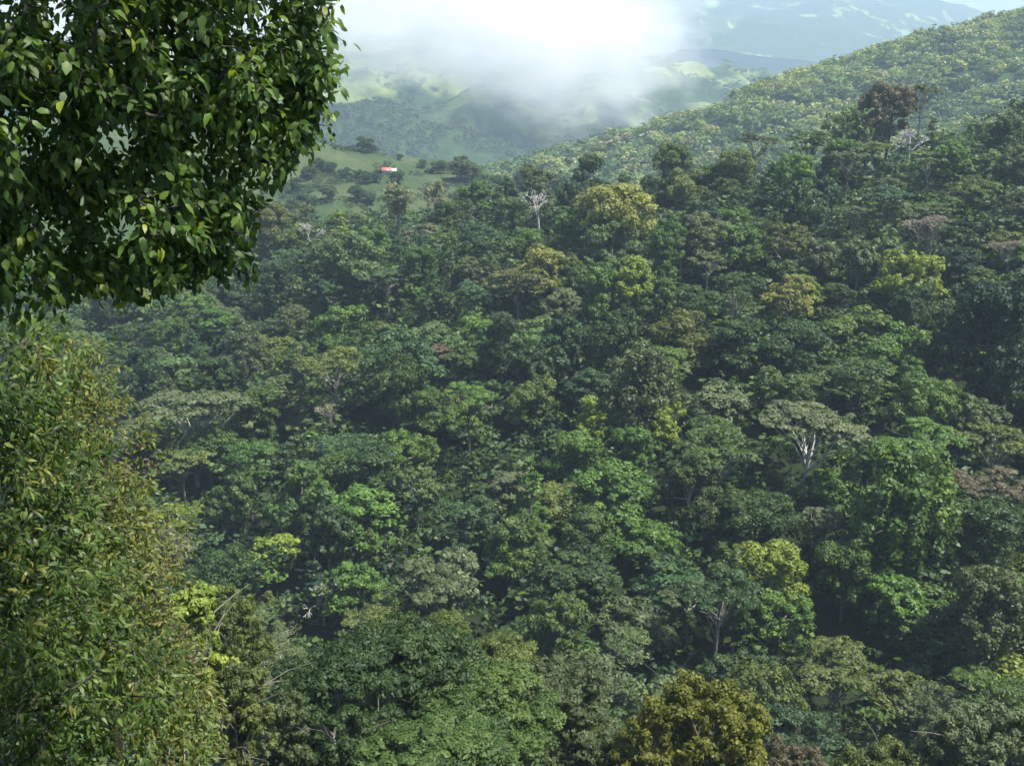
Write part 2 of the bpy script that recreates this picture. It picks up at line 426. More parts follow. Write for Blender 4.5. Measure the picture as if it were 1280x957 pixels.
def instance(kind, i, base, sxy, cz, rot, color, bark, name, label, group=None, cat='tree', ref=None):
    """cz: height of the crown's middle above the ground"""
    p = PROTO[kind][i % len(PROTO[kind])]
    e = bpy.data.objects.new(name, None); COL.objects.link(e)
    e.empty_display_size = 0.5
    e.location = base; e.rotation_euler = (0, 0, rot)
    e['label'] = label; e['category'] = cat
    if group: e['group'] = group
    tr = add('trunk', p['trunk'], e, BARK[bark])
    if p['crown']:
        bare = kind == 'bare'
        sc = float(np.clip(cz / p['cz'], 0.7 * sxy, 1.3 * sxy))
        o = add('branches' if bare else 'crown', p['crown'], e, BARK[bark] if bare else color)
        o.scale = (sxy, sxy, sc); o.location = (0, 0, cz - p['cz'] * sc)
        tr.scale = o.scale; tr.location = o.location
    return e
def jitter(c, s=0.10):
    f = 1 + rng.normal() * s
    return tuple(float(np.clip(x * f * (1 + rng.normal() * s * 0.5), 0.006, 0.5)) for x in c)
def solve(px, py, cz, ground, y0, y1):
    k = float(kv(py)); a = av(px, py)
    Y = np.arange(y0, y1, 1.0)
    hit = np.nonzero(k * Y <= ground(a * Y, Y) + cz)[0]
    return float(Y[hit[0]]) if len(hit) else None
YFALL = 428.0
def plant_px(px, py, wpx, kind, color, label, hpx=None, bark='grey', name='broadleaf_tree', proto=None, ground=slope_ground, y0=120, y1=520, group=None, Y=None, czf=1.0):
    """a tree whose crown stands at that point of the view, on the ground below it"""
    i = rng.randint(0, 50) if proto is None else proto
    p = PROTO[kind][i % len(PROTO[kind])]
    s = 1.0
    for _ in range(4):
        yy = Y or solve(px, py, p['cz'] * s * czf, ground, y0, y1) or YFALL
        s = wpx * depth_at(py, yy) / F / p['w']
    x, _, z = at(px, py, yy)
    g = float(ground(np.array(x), np.array(yy)))
    cz = max(z - g, p['cz'] * s * 0.55)
    if czf < 1: cz = p['cz'] * s * czf
    e = instance(kind, i, (x, yy, z - cz), s, cz, rng.rand() * 6.28, jitter(C[color], 0.04), bark, name, label, group)
    PLACED.append((px, py, wpx * (1.5 if kind in ('bare', 'dry_umbrella') else 1.0)))
    if kind == 'bare': PLACED.append((px, py + 1.3 * wpx, wpx * 1.4))
    return e

SPECIAL = [  # px, py, width px, kind, colour, bark, name, label
 (677, 338, 64, 'round', 'yellow', 'grey', 'broadleaf_tree', 'pale yellow-green domed tree standing out against dark shade high on the slope'),
 (795, 362, 46, 'tall', 'lime', 'grey', 'broadleaf_tree', 'narrow lime-green tree with clumped upright crown on the upper slope'),
 (1138, 350, 76, 'round', 'lime', 'grey', 'broadleaf_tree', 'bright lime-yellow lumpy tree below the dry grey umbrella tree'),
 (988, 372, 68, 'feathery', 'yellow', 'pale', 'broadleaf_tree', 'tall feathery yellow-green tree with pale stem on the upper slope'),
 (985, 302, 66, 'feathery', 'olive', 'pale', 'broadleaf_tree', 'feathery olive tree directly above the tall yellow-green one'),
 (772, 272, 84, 'round', 'yellow', 'grey', 'broadleaf_tree', 'broad olive-yellow crown just below the ridge top'),
 (768, 308, 70, 'round', 'pale', 'grey', 'broadleaf_tree', 'mid green domed tree tucked under the broad olive-yellow crown'),
 (1012, 522, 132, 'umbrella', 'grey', 'white', 'umbrella_tree', 'wide flat grey-green umbrella tree with two forked white trunks'),
 (238, 502, 122, 'umbrella', 'grey', 'pale', 'umbrella_tree', 'flat-topped grey-green umbrella tree with slender pale trunks by the leafy thicket'),
 (1252, 545, 92, 'umbrella', 'olive', 'grey', 'umbrella_tree', 'layered olive umbrella tree under the massive dark tree'),
 (1238, 600, 96, 'umbrella', 'brown', 'pale', 'umbrella_tree', 'brownish thin-leaved umbrella tree with pale limbs below the layered olive one'),
 (1165, 276, 74, 'dry_umbrella', 'dry', 'grey', 'dry_umbrella_tree', 'dry pinkish-grey umbrella tree almost without leaves'),
 (1262, 305, 50, 'dry_umbrella', 'dry', 'grey', 'dry_umbrella_tree', 'small dry grey-brown flat tree beside dark ridge trees'),
 (1115, 226, 40, 'umbrella', 'sage', 'white', 'umbrella_tree', 'small umbrella tree on a forked white trunk under the ridge'),
 (1072, 262, 48, 'umbrella', 'sage', 'pale', 'umbrella_tree', 'small sage-green umbrella tree with one straight pale trunk'),
 (1112, 140, 62, 'round', 'brown', 'dark', 'broadleaf_tree', 'tall tree with round brown crown rising over the ridge'),
 (1154, 112, 44, 'umbrella', 'sage', 'grey', 'umbrella_tree', 'flat dark crown behind the round brown tree on the ridge'),
 (1140, 172, 40, 'bare', 'dry', 'white', 'bare_tree', 'bare pale grey tree beside the round brown crown'),
 (404, 738, 52, 'bare', 'dry', 'white', 'bare_tree', 'leafless whitish tree above the large dark green crown'),
 (672, 252, 48, 'bare', 'dry', 'white', 'bare_tree', 'twisted bare whitish tree on the ridge crest'),
 (672, 234, 36, 'tall', 'sage', 'grey', 'broadleaf_tree', 'small upright tree standing over the twisted bare tree'),
 (388, 288, 34, 'bare', 'dry', 'white', 'bare_tree', 'pinkish bare tree beside the pasture hill end of the ridge'),
 (1238, 425, 108, 'draped', 'night', 'brown', 'broadleaf_tree', 'massive very dark tree hung with vines and thick straight trunks'),
 (1132, 628, 124, 'draped', 'bright', 'grey', 'broadleaf_tree', 'broad bright green tree over a row of thin straight trunks'),
 (520, 606, 66, 'feathery', 'pale', 'white', 'broadleaf_tree', 'pale green open-crowned tree on two white stems'),
 (500, 462, 104, 'round', 'blue', 'grey', 'broadleaf_tree', 'big blue-green rounded tree in the middle of the slope'),
 (800, 478, 84, 'draped', 'sage', 'grey', 'broadleaf_tree', 'tall grey-green tree with drooping foliage next to a dark columnar tree'),
 (765, 425, 52, 'tall', 'deep', 'dark', 'broadleaf_tree', 'dark columnar tree beside the drooping grey-green one'),
 (558, 437, 46, 'umbrella', 'rust', 'brown', 'umbrella_tree', 'small flat rust-orange crown beside the big blue-green tree'),
 (828, 522, 38, 'tall', 'lime', 'grey', 'broadleaf_tree', 'slim bright lime tree at the foot of the drooping grey-green one'),
 (793, 560, 44, 'tall', 'bright', 'grey', 'broadleaf_tree', 'bright green narrow tree beside the slim lime one'),
 (958, 716, 92, 'round', 'lime', 'grey', 'broadleaf_tree', 'smooth lime-topped dome in the lower forest'),
 (975, 768, 80, 'round', 'bright', 'grey', 'broadleaf_tree', 'bright green tree just below the lime-topped dome'),
 (1115, 745, 84, 'bigleaf', 'bright', 'grey', 'broadleaf_tree', 'bright large-leaved tree over a dark hollow in the lower forest'),
 (1050, 828, 116, 'umbrella', 'olive', 'grey', 'umbrella_tree', 'broad olive-yellow flat crown low on the slope'),
 (782, 800, 78, 'umbrella', 'pale', 'white', 'umbrella_tree', 'pale green umbrella tree on one thin white trunk'),
 (862, 742, 74, 'umbrella', 'sage', 'white', 'umbrella_tree', 'sage umbrella tree with bare forking white limbs'),
 (463, 682, 26, 'cone', 'olive', 'brown', 'conical_tree', 'taller olive conical tree of a close pair'),
 (482, 690, 20, 'cone', 'sage', 'brown', 'conical_tree', 'smaller grey-green conical tree of a close pair'),
 (724, 656, 26, 'cone', 'pale', 'brown', 'conical_tree', 'lone pale conical tree in the lower forest'),
 (885, 322, 52, 'umbrella', 'sage', 'white', 'umbrella_tree', 'sage umbrella tree with tall straight white trunk high on the slope'),
 (437, 328, 78, 'round', 'pale', 'grey', 'broadleaf_tree', 'light green dome near the pasture end of the forest'),
 (412, 508, 40, 'dry_umbrella', 'straw', 'white', 'dry_umbrella_tree', 'leaning straw-coloured tree with white trunk'),
 (1232, 768, 96, 'draped', 'sage', 'grey', 'broadleaf_tree', 'tall grey-olive tree with drooping sides low on the slope'),
 (1196, 698, 56, 'round', 'bright', 'grey', 'broadleaf_tree', 'compact bright green tree over the dark hollow'),
 (1030, 658, 58, 'feathery', 'grey', 'white', 'broadleaf_tree', 'thin greyish tree with pale stem beside the broad bright green tree'),
 (662, 612, 46, 'cone', 'bright', 'grey', 'conical_tree', 'bright green pointed tree in the middle forest'),
 (742, 196, 30, 'umbrella', 'sage', 'grey', 'umbrella_tree', 'small flat-topped tree poking above the ridge line'),
 (735, 226, 36, 'tall', 'deep', 'pale', 'broadleaf_tree', 'dark upright tree under the flat-topped one on the ridge'),
 (838, 208, 44, 'round', 'mid', 'grey', 'broadleaf_tree', 'round mid green tree on the saddle of the ridge'),
 (1130, 448, 80, 'round', 'bright', 'grey', 'broadleaf_tree', 'fresh green dome beside the massive dark tree'),
 (345, 800, 70, 'dry_umbrella', 'grey', 'white', 'dry_umbrella_tree', 'greyish half-bare umbrella tree beside the large dark green crown'),
 (545, 246, 30, 'feathery', 'straw', 'pale', 'broadleaf_tree', 'straw-coloured tree top on the ridge beside the pasture'),
 (498, 250, 34, 'feathery', 'straw', 'pale', 'broadleaf_tree', 'cream-topped tree on the ridge below the white farmhouse'),
 (1155, 262, 60, 'umbrella', 'sage', 'grey', 'umbrella_tree', 'grey-green flat crown directly above the dry umbrella tree'),
 (300, 650, 30, 'bare', 'dry', 'pale', 'bare_tree', 'thin leaning dead tree near the leafy thicket'),
 (860, 238, 52, 'round', 'olive', 'grey', 'broadleaf_tree', 'olive dome under the saddle of the ridge'),
 (640, 700, 60, 'round', 'bright', 'grey', 'broadleaf_tree', 'bright green rounded tree above the large dark green crown'),
]
REFS = ['pale yellow-green dome', 'narrow lime-green tree', 'lime-yellow lumpy tree', 'tall feathery yellow-green tree', 'feathery olive tree', 'broad olive-yellow crown', 'dome under the olive-yellow crown', 'wide white-trunked umbrella tree', 'flat umbrella tree by the thicket', 'layered olive umbrella tree', 'brownish umbrella tree', 'dry pinkish-grey umbrella tree', 'small dry flat tree', 'small white-trunked umbrella tree', 'straight-trunked sage umbrella tree', 'round brown ridge tree', 'flat dark ridge crown', 'bare tree by the brown crown', 'leafless whitish tree', 'twisted bare ridge tree', 'small upright ridge tree', 'pinkish bare tree', 'massive dark vine-hung tree', 'broad bright green tree', 'pale tree on two white stems', 'big blue-green tree', 'drooping grey-green tree', 'dark columnar tree', 'rust-orange crown', 'slim bright lime tree', 'bright green narrow tree', 'lime-topped dome', 'tree below the lime-topped dome', 'large-leaved tree by the hollow', 'broad olive-yellow flat crown', 'umbrella tree on one white trunk', 'forked white-limbed sage tree', 'taller conical tree', 'smaller conical tree', 'lone pale conical tree', 'tall white-trunked sage tree', 'light green dome by the pasture', 'leaning straw-coloured tree', 'tall grey-olive drooping tree', 'compact bright green tree', 'thin greyish tree', 'bright green pointed tree', 'small flat-topped ridge tree', 'dark upright ridge tree', 'round tree on the ridge saddle', 'fresh green dome', 'half-bare umbrella tree', 'straw-coloured ridge tree', 'cream-topped ridge tree', 'flat crown above the dry tree', 'leaning dead tree', 'olive dome under the saddle', 'bright rounded valley tree']
REFPOS = []
for t, rf_ in zip(SPECIAL, REFS):
    e = plant_px(t[0], t[1], t[2], t[3], t[4], t[7], bark=t[5], name=t[6])
    REFPOS.append((e.location.x, e.location.y, rf_))

# ---- the rest of the slope, filled in so that crowns close up
ADJ = dict(mid='mid green', deep='deep green', blue='blue-green', bright='bright green', lime='lime green', olive='olive',
           grey='grey-green', pale='pale green', sage='sage green', brown='brownish', night='very dark green', yellow='yellow-green')
SHAPE = dict(round=('broadleaf_tree', 'round-crowned tree'), tall=('tall_tree', 'tall narrow tree'), draped=('vine_hung_tree', 'vine-hung tree'),
             feathery=('feathery_tree', 'feathery tree'), umbrella=('umbrella_tree', 'flat-topped tree'),
             bigleaf=('large_leaved_tree', 'large-leaved tree'), cone=('conical_tree', 'conical tree'), bare=('bare_tree', 'leafless tree'))
def pick(r):
    kind = r.choice(['round', 'tall', 'draped', 'feathery', 'umbrella', 'bigleaf', 'cone'], p=[0.45, 0.15, 0.12, 0.10, 0.10, 0.06, 0.02])
    col = r.choice(['mid', 'deep', 'blue', 'bright', 'lime', 'olive', 'grey', 'pale', 'sage', 'brown', 'night'],
                   p=[0.23, 0.12, 0.09, 0.14, 0.03, 0.09, 0.06, 0.10, 0.10, 0.005, 0.035])
    return kind, col
rf = np.random.RandomState(77)
cand = []
step = 9.5
for y in np.arange(132, 470, step * 0.87):
    for x in np.arange(-260, 270, step):
        cand.append((x + rf.uniform(-4, 4), y + rf.uniform(-4, 4)))
rf.shuffle(cand)
NFILL = 0; LABS = {}
for x, y in cand:
    zc = float(canopy(np.array(x), np.array(y)))
    px, py = project(x, y, zc - 2)
    if px < 40 or px > 1330 or py < 150 or py > 1010: continue
    dep = y * cp - zc * sp
    yr = YR + 18 * math.sin(px / 210.0)
    if y > yr + 14: continue
    kind, col = pick(rf)
    wm = rf.uniform(11.5, 19.0) * (0.8 if kind in ('tall', 'bigleaf') else 1.0) * (0.5 if kind == 'cone' else 1) * (1.1 if kind == 'umbrella' else 1)
    wpx = wm * F / dep
    if any(abs(px - q[0]) < 0.40 * (wpx + q[2]) and math.hypot((px - q[0]), (py - q[1]) * 1.7) < 0.325 * (wpx + q[2]) for q in PLACED): continue
    p0 = PROTO[kind]; i = rf.randint(0, 50); p = p0[i % len(p0)]
    s = wm / p['w']
    g = float(slope_ground(np.array(x), np.array(y)))
    top = 16 + rf.normal() * 3.0 + (2 if kind in ('tall', 'umbrella', 'draped') else 0)
    if y > yr - 30: top += 2.5
    cz = top - (p['h'] - p['cz']) * s
    band = 'along the ridge' if y > yr - 45 else ('low on the forest slope' if y < 215 else 'on the middle of the forest slope')
    nm, sh = SHAPE[kind]
    art = ADJ[col]
    rx_, ry_, rn_ = min(REFPOS, key=lambda q: math.hypot(q[0] - x, (q[1] - y) * 0.8))
    dx, dy = x - rx_, y - ry_
    rel = ('close uphill of' if dy > 0 else 'close downhill of') if abs(dy) > abs(dx) else ('beside' if abs(dx) < 15 else 'not far from')
    lab = '%s %s %s the %s' % (art, sh, rel, rn_)
    band = band if lab not in LABS else LABS[lab]; LABS[lab] = band
    instance(kind, i, (x, y, g), s, cz, rf.rand() * 6.28, jitter(C[col], 0.09),
             rf.choice(['grey', 'pale', 'brown', 'white'], p=[0.5, 0.12, 0.35, 0.03]), nm, lab, '%ss %s' % (sh, band))
    PLACED.append((px, py, wpx)); NFILL += 1
print('slope trees:', len(SPECIAL), NFILL)

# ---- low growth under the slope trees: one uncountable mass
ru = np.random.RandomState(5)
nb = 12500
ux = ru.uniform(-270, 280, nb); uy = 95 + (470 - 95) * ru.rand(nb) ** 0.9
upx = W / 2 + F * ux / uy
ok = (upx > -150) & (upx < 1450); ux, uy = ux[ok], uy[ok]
def mass(name, xs, ys, zs, rad, cols, nleaf, size, rs, label, flat=0.75, nprot=6, nblob=7, **props):
    protos = []
    for _ in range(nprot):
        d = norm(rs.normal(size=(nblob * 4, 3))); d = d[d[:, 2] > -0.15][:nblob]
        V, Fc, v = leafy([(d_ * np.array((0.6, 0.6, 0.5)), (0.5, 0.5, 0.42)) for d_ in d], nleaf, size, rs, blobs=4, blob_r=0.5, up=0.45, jit=0.25, vn=0.04)
        protos.append((V * np.array((1, 1, flat)), Fc, v))
    Vs, Fs, vs_, cs = [], [], [], []; o = 0
    for i in range(len(xs)):
        V, Fc, v = protos[rs.randint(nprot)]
        a = rs.rand() * 6.283; ca, sa = math.cos(a), math.sin(a)
        X = V[:, 0] * ca - V[:, 1] * sa; Yy = V[:, 0] * sa + V[:, 1] * ca
        Vs.append(np.stack([X * rad[i] + xs[i], Yy * rad[i] + ys[i], V[:, 2] * rad[i] + zs[i]], 1))
        Fs.append(Fc + o); o += len(V); vs_.append(v)
        cs.append(np.broadcast_to(np.append(cols[i], 1.0), (len(V), 4)))
    me = new_mesh(name, np.concatenate(Vs), np.concatenate(Fs), M_MASS, np.concatenate(vs_), np.concatenate(cs))
    return add(name, me, kind='stuff', label=label, category='vegetation', **props)
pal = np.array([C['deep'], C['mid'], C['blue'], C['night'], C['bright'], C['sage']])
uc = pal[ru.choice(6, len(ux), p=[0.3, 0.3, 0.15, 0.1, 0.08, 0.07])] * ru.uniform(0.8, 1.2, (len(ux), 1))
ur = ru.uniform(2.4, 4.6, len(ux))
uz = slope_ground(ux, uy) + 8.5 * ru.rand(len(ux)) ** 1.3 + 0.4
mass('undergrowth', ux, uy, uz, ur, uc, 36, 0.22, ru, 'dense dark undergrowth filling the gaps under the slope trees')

# ---- forest on the sunlit mountain: one uncountable mass
def scatter_on(f, px0, px1, y0, y1, n, rs, keep=None):
    a = (rs.uniform(px0, px1, n) - W / 2) / F
    y = np.sqrt(rs.uniform(y0 ** 2, y1 ** 2, n)); x = a * y; z = f(x, y)
    px, py = project(x, y, z)
    k = (py > -60) & (py < 330)
    if keep is not None: k &= keep(x, y, px, py)
    return x[k], y[k], z[k]
rm = np.random.RandomState(21)
mx_, my_, mz_ = scatter_on(mount_z, 560, 1420, 930, 1560, 3700, rm)
mp_ = np.array([(0.17, 0.225, 0.058), (0.13, 0.20, 0.055), (0.205, 0.24, 0.075), (0.075, 0.135, 0.045), (0.155, 0.20, 0.085), (0.22, 0.20, 0.09), (0.05, 0.095, 0.038)])  # leaf tints lighter and yellower, standing in for stronger sun on this mountain
dk = sn(mx_, my_, 5, 330.0) + 0.5 * sn(mx_, my_, 6, 120.0) > 0.45  # patches given darker tints to imitate shaded parts of the mountainside
mi = rm.choice(7, len(mx_), p=[0.25, 0.24, 0.12, 0.16, 0.15, 0.02, 0.06])
mi[dk] = rm.choice([3, 6, 1], dk.sum(), p=[0.5, 0.3, 0.2])
mc = mp_[mi] * rm.uniform(0.95, 1.4, (len(mx_), 1))
mass('mountain_forest', mx_, my_, mz_ + 6, rm.uniform(6.5, 12.5, len(mx_)), mc, 105, 0.165, rm, 'sunlit forest covering the mountain behind the ridge', flat=0.8)
rb = np.random.RandomState(22)
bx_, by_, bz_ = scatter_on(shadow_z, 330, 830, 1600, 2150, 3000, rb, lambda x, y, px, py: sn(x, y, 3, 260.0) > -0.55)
bc = np.array([(0.03, 0.055, 0.03), (0.045, 0.075, 0.035)])[rb.choice(2, len(bx_))] * rb.uniform(0.8, 1.25, (len(bx_), 1))  # dark forest colour used in place of the cloud's shadow on this hill
mass('hill_forest', bx_, by_, bz_ + 4, rb.uniform(5, 10, len(bx_)), bc, 32, 0.24, rb, 'woods coloured dark as if in cloud shadow on the hill behind the pasture')
rg = np.random.RandomState(23)
gx, gy, gz = scatter_on(green_z, 330, 1000, 2350, 3250, 4200, rg, lambda x, y, px, py: sn(x, y, 7, 330.0) + 0.4 * sn(x, y, 9, 110.0) > 0.35)
gc = np.array([(0.03, 0.06, 0.028), (0.05, 0.085, 0.035), (0.08, 0.11, 0.04)])[rg.choice(3, len(gx))] * rg.uniform(0.8, 1.2, (len(gx), 1))
mass('valley_woods', gx, gy, gz + 4, rg.uniform(6, 12, len(gx)), gc, 30, 0.25, rg, 'scattered woods in the gullies of the bright grassy hills')

rp = np.random.RandomState(24)
qx, qy, qz = scatter_on(pasture_z, 300, 800, 600, 800, 2600, rp, lambda x, y, px, py: sn(x, y, 2, 95.0) + 0.5 * sn(x, y, 8, 36.0) > 0.15)
qc = np.array([(0.03, 0.06, 0.026), (0.05, 0.08, 0.03)])[rp.choice(2, len(qx))] * rp.uniform(0.8, 1.2, (len(qx), 1))
mass('scrub', qx, qy, qz + 0.8, rp.uniform(1.5, 4.0, len(qx)), qc, 45, 0.2, rp, 'dark scrub scattered over the pasture hill')
# ---- trees and hedges on the pasture hill
PAST = [(455, 178, 22, 'round', 'deep', 'tall dark tree standing alone on the crest of the pasture hill'),
 (468, 186, 12, 'round', 'deep', 'small dark bush beside the lone tree on the pasture crest'),
 (499, 196, 11, 'round', 'deep', 'small dark tree just above the white farmhouse'),
 (527, 204, 13, 'round', 'blue', 'little blue-green tree on the pasture crest past the farmhouse'),
 (548, 208, 20, 'round', 'deep', 'dark spreading tree on the pasture crest'),
 (576, 208, 26, 'tall', 'sage', 'tall grey-green tree at the edge of the pasture copse'),
 (592, 214, 34, 'round', 'sage', 'biggest crown of the copse at the low end of the pasture'),
 (612, 228, 30, 'round', 'deep', 'dark tree of the copse below its biggest crown'),
 (632, 230, 26, 'round', 'blue', 'blue-green tree at the outer end of the pasture copse'),
 (652, 224, 28, 'round', 'deep', 'dark round tree past the pasture copse'),
 (690, 228, 26, 'round', 'deep', 'dark tree in the dip between pasture and ridge'),
 (432, 216, 18, 'round', 'deep', None), (445, 218, 18, 'round', 'deep', None), (458, 221, 18, 'round', 'deep', None), (470, 222, 15, 'round', 'deep', None),
 (497, 220, 20, 'round', 'blue', 'bushy blue-green tree right below the farmhouse'),
 (448, 240, 26, 'round', 'deep', 'rounded dark bush in the lower pasture'), (462, 246, 20, 'round', 'blue', 'smaller bush touching the rounded dark one in the lower pasture'),
 (410, 238, 26, 'round', 'sage', 'grey-green tree at the upper edge of the lower pasture'),
 (384, 246, 28, 'round', 'blue', 'blue-green tree next to the pinkish bare tree'), (368, 258, 26, 'round', 'deep', 'dark tree at the outer edge of the lower pasture'),
 (400, 204, 20, 'round', 'deep', None), (412, 208, 16, 'round', 'deep', None), (386, 214, 20, 'round', 'deep', None), (372, 230, 22, 'round', 'deep', None),
 (540, 238, 16, 'round', 'sage', 'grey-green bush on the open grass below the farmhouse'), (585, 240, 20, 'round', 'olive', 'olive bush at the bottom of the open pasture')]
for px, py, w, kd, c_, lab in PAST:
    plant_px(px, py, w, kd, c_, lab or 'dark hedge tree in the row across the pasture', ground=pasture_z, y0=560, y1=900, bark='brown',
             czf=0.62, name='pasture_tree', group='hedge trees on the pasture hill' if not lab else None)
plant_px(1062, 172, 66, 'round', 'pale', 'smooth pale green dome of a tree standing on the slope behind the ridge', Y=456, proto=6)

# ------------------------------------------------------------------ farmhouse on the pasture hill
def simple_material(name, c, rough=0.7, metal=0.0, noise=0.12, scale=3.0):
    m, n, l = mat(name)
    nz = n.new('ShaderNodeTexNoise'); nz.inputs['Scale'].default_value = scale; nz.inputs['Detail'].default_value = 5
    tc = n.new('ShaderNodeTexCoord'); l.new(tc.outputs['Object'], nz.inputs['Vector'])
    r = ramp(n, [(0.3, tuple(x * (1 - noise) for x in c)), (0.7, tuple(min(1, x * (1 + noise)) for x in c))]); l.new(nz.outputs[0], r.inputs[0])
    p = n.new('ShaderNodeBsdfPrincipled'); p.inputs['Roughness'].default_value = rough; p.inputs['Metallic'].default_value = metal
    l.new(r.outputs[0], p.inputs['Base Color']); out(n, l, p.outputs[0]); return m
M_WALL = simple_material('house_plaster', (0.72, 0.66, 0.60)); M_RED = simple_material('red_sheet_roof', (0.42, 0.15, 0.12), 0.5)
M_WHITE = simple_material('white_sheet_roof', (0.82, 0.82, 0.82), 0.4); M_DARK = simple_material('window_glass', (0.03, 0.035, 0.04), 0.1); M_DOOR = simple_material('door_wood', (0.16, 0.08, 0.04))
def boxm(x0, x1, y0, y1, z0, z1):
    V = np.array([(x, y, z) for z in (z0, z1) for y in (y0, y1) for x in (x0, x1)], float)
    return V, np.array([(0, 2, 3, 1), (4, 5, 7, 6), (0, 1, 5, 4), (2, 6, 7, 3), (0, 4, 6, 2), (1, 3, 7, 5)])
def gable(x0, x1, y0, y1, z0, zr, t=0.18):
    ym = (y0 + y1) / 2
    V = np.array([(x0, y0, z0), (x0, ym, zr), (x0, y1, z0), (x1, y0, z0), (x1, ym, zr), (x1, y1, z0)] + [(x0, y0, z0 - t), (x0, ym, zr - t), (x0, y1, z0 - t), (x1, y0, z0 - t), (x1, ym, zr - t), (x1, y1, z0 - t)], float)
    return V, np.array([(0, 3, 4, 1), (1, 4, 5, 2), (6, 7, 10, 9), (7, 8, 11, 10), (0, 1, 7, 6), (1, 2, 8, 7), (3, 9, 10, 4), (4, 10, 11, 5), (0, 6, 9, 3), (2, 5, 11, 8)])
hp = at(486, 213, solve(486, 213, 2.5, pasture_z, 560, 900) or 760)
hz = float(pasture_z(np.array(hp[0]), np.array(hp[1])))
hs = bpy.data.objects.new('farmhouse', None); COL.objects.link(hs)
hs.location = (hp[0], hp[1], hz - 0.3); hs.rotation_euler = (0, 0, 0.12); hs.scale = (0.9, 0.9, 0.9)
hs['label'] = 'small white farmhouse with red roof and white annex on the green pasture hill'; hs['category'] = 'house'
V, Fc = boxm(-5, 1.6, -3, 3, -2.5, 3.0); V2, F2 = boxm(1.6, 5, -2.6, 2.4, -2.5, 2.6)
add('wall', new_mesh('wall', V, Fc, M_WALL), hs); add('annex_wall', new_mesh('annex_wall', V2, F2, M_WALL), hs)
add('roof', new_mesh('roof', *gable(-5.5, 1.9, -3.6, 3.6, 3.1, 5.0), M_RED), hs)
add('annex_roof', new_mesh('annex_roof', *gable(1.95, 5.6, -3.2, 3.0, 2.75, 4.3), M_WHITE), hs)
wm_ = new_mesh('window', *boxm(-0.55, 0.55, -0.06, 0.06, 0, 1.1), M_DARK); fm_ = new_mesh('frame', *boxm(-0.7, 0.7, -0.03, 0.05, -0.15, 1.25), M_WHITE)
for x in (-3.9, -0.3): 
    o = add('window', wm_, hs); o.location = (x, -3.06, 1.1); f = add('frame', fm_, o); f.location = (0, 0.035, 0)
o = add('window', wm_, hs); o.location = (3.4, -2.66, 1.0); f = add('frame', fm_, o); f.location = (0, 0.035, 0)
add('door', new_mesh('door', *boxm(-2.6, -1.6, -3.06, -2.95, 0.1, 2.2), M_DOOR), hs)

# ------------------------------------------------------------------ trees at the foot of the near hillside
FOOT = [(420, 890, 190, 72, 'fine_round', 0, 'deep', 'grey', 'large dark green tree with ferny layered foliage at the valley foot'),
 (512, 850, 200, 84, 'fine_round', 1, 'deep', 'brown', 'dark green layered tree directly behind the ferny one'),
 (600, 905, 200, 78, 'fine_round', 2, 'mid', 'brown', 'mid green layered tree in the middle of the valley-foot clump'),
 (545, 965, 220, 66, 'fine_round', 1, 'mid', 'brown', 'lowest mid green tree of the valley-foot clump'),
 (690, 895, 170, 90, 'fine_round', 0, 'sage', 'brown', 'sage layered tree at the outer end of the valley-foot clump'),
 (628, 840, 120, 96, 'fine_round', 2, 'olive', 'brown', 'small olive tree peeping over the valley-foot clump'),
 (560, 815, 110, 98, 'fine_round', 0, 'olive', 'brown', 'tree with yellowing tips behind the valley-foot clump'),
 (870, 930, 196, 82, 'fine_dome', 0, 'gold', 'brown', 'golden-olive domed tree at the valley foot'),
 (1235, 950, 170, 95, 'fine_dome', 0, 'grey', 'grey', 'grey-green domed tree at the valley foot'),
 (1105, 985, 150, 95, 'fine_dome', 0, 'olive', 'grey', 'low olive crown between the golden and the grey-green domes'),
 (760, 975, 120, 85, 'fine_dome', 0, 'sage', 'grey', 'small sage dome beside the golden-olive tree'),
 (985, 980, 120, 92, 'fine_dome', 0, 'brown', 'grey', 'brownish low crown on the far side of the golden-olive tree'),
 (300, 905, 90, 58, 'fine_slender', 0, 'olive', 'grey', 'slender olive tree with tiered foliage beside the dark ferny tree'),
 (245, 850, 100, 62, 'fine_slender', 1, 'lime', 'grey', 'slender pale green tree behind the leafy thicket'),
 (350, 930, 80, 66, 'fine_slender', 0, 'sage', 'grey', 'slender sage tree right against the dark ferny tree'),
 (285, 790, 120, 84, 'fine_dome', 1, 'olive', 'grey', 'broad loose olive tree above the slender trio'),
 (215, 940, 100, 50, 'fine_slender', 0, 'pale', 'pale', 'low pale tree at the edge of the leafy thicket'),
 (340, 830, 110, 92, 'fine_umbrella', 0, 'grey', 'white', 'thin grey-green umbrella tree over the slender trees')]
for px, py, w, Y, kd, pr, c_, bk, lab in FOOT:
    plant_px(px, py, w, kd, c_, lab, bark=bk, name='broadleaf_tree' if 'umb' not in kd else 'umbrella_tree', proto=pr, Y=Y)

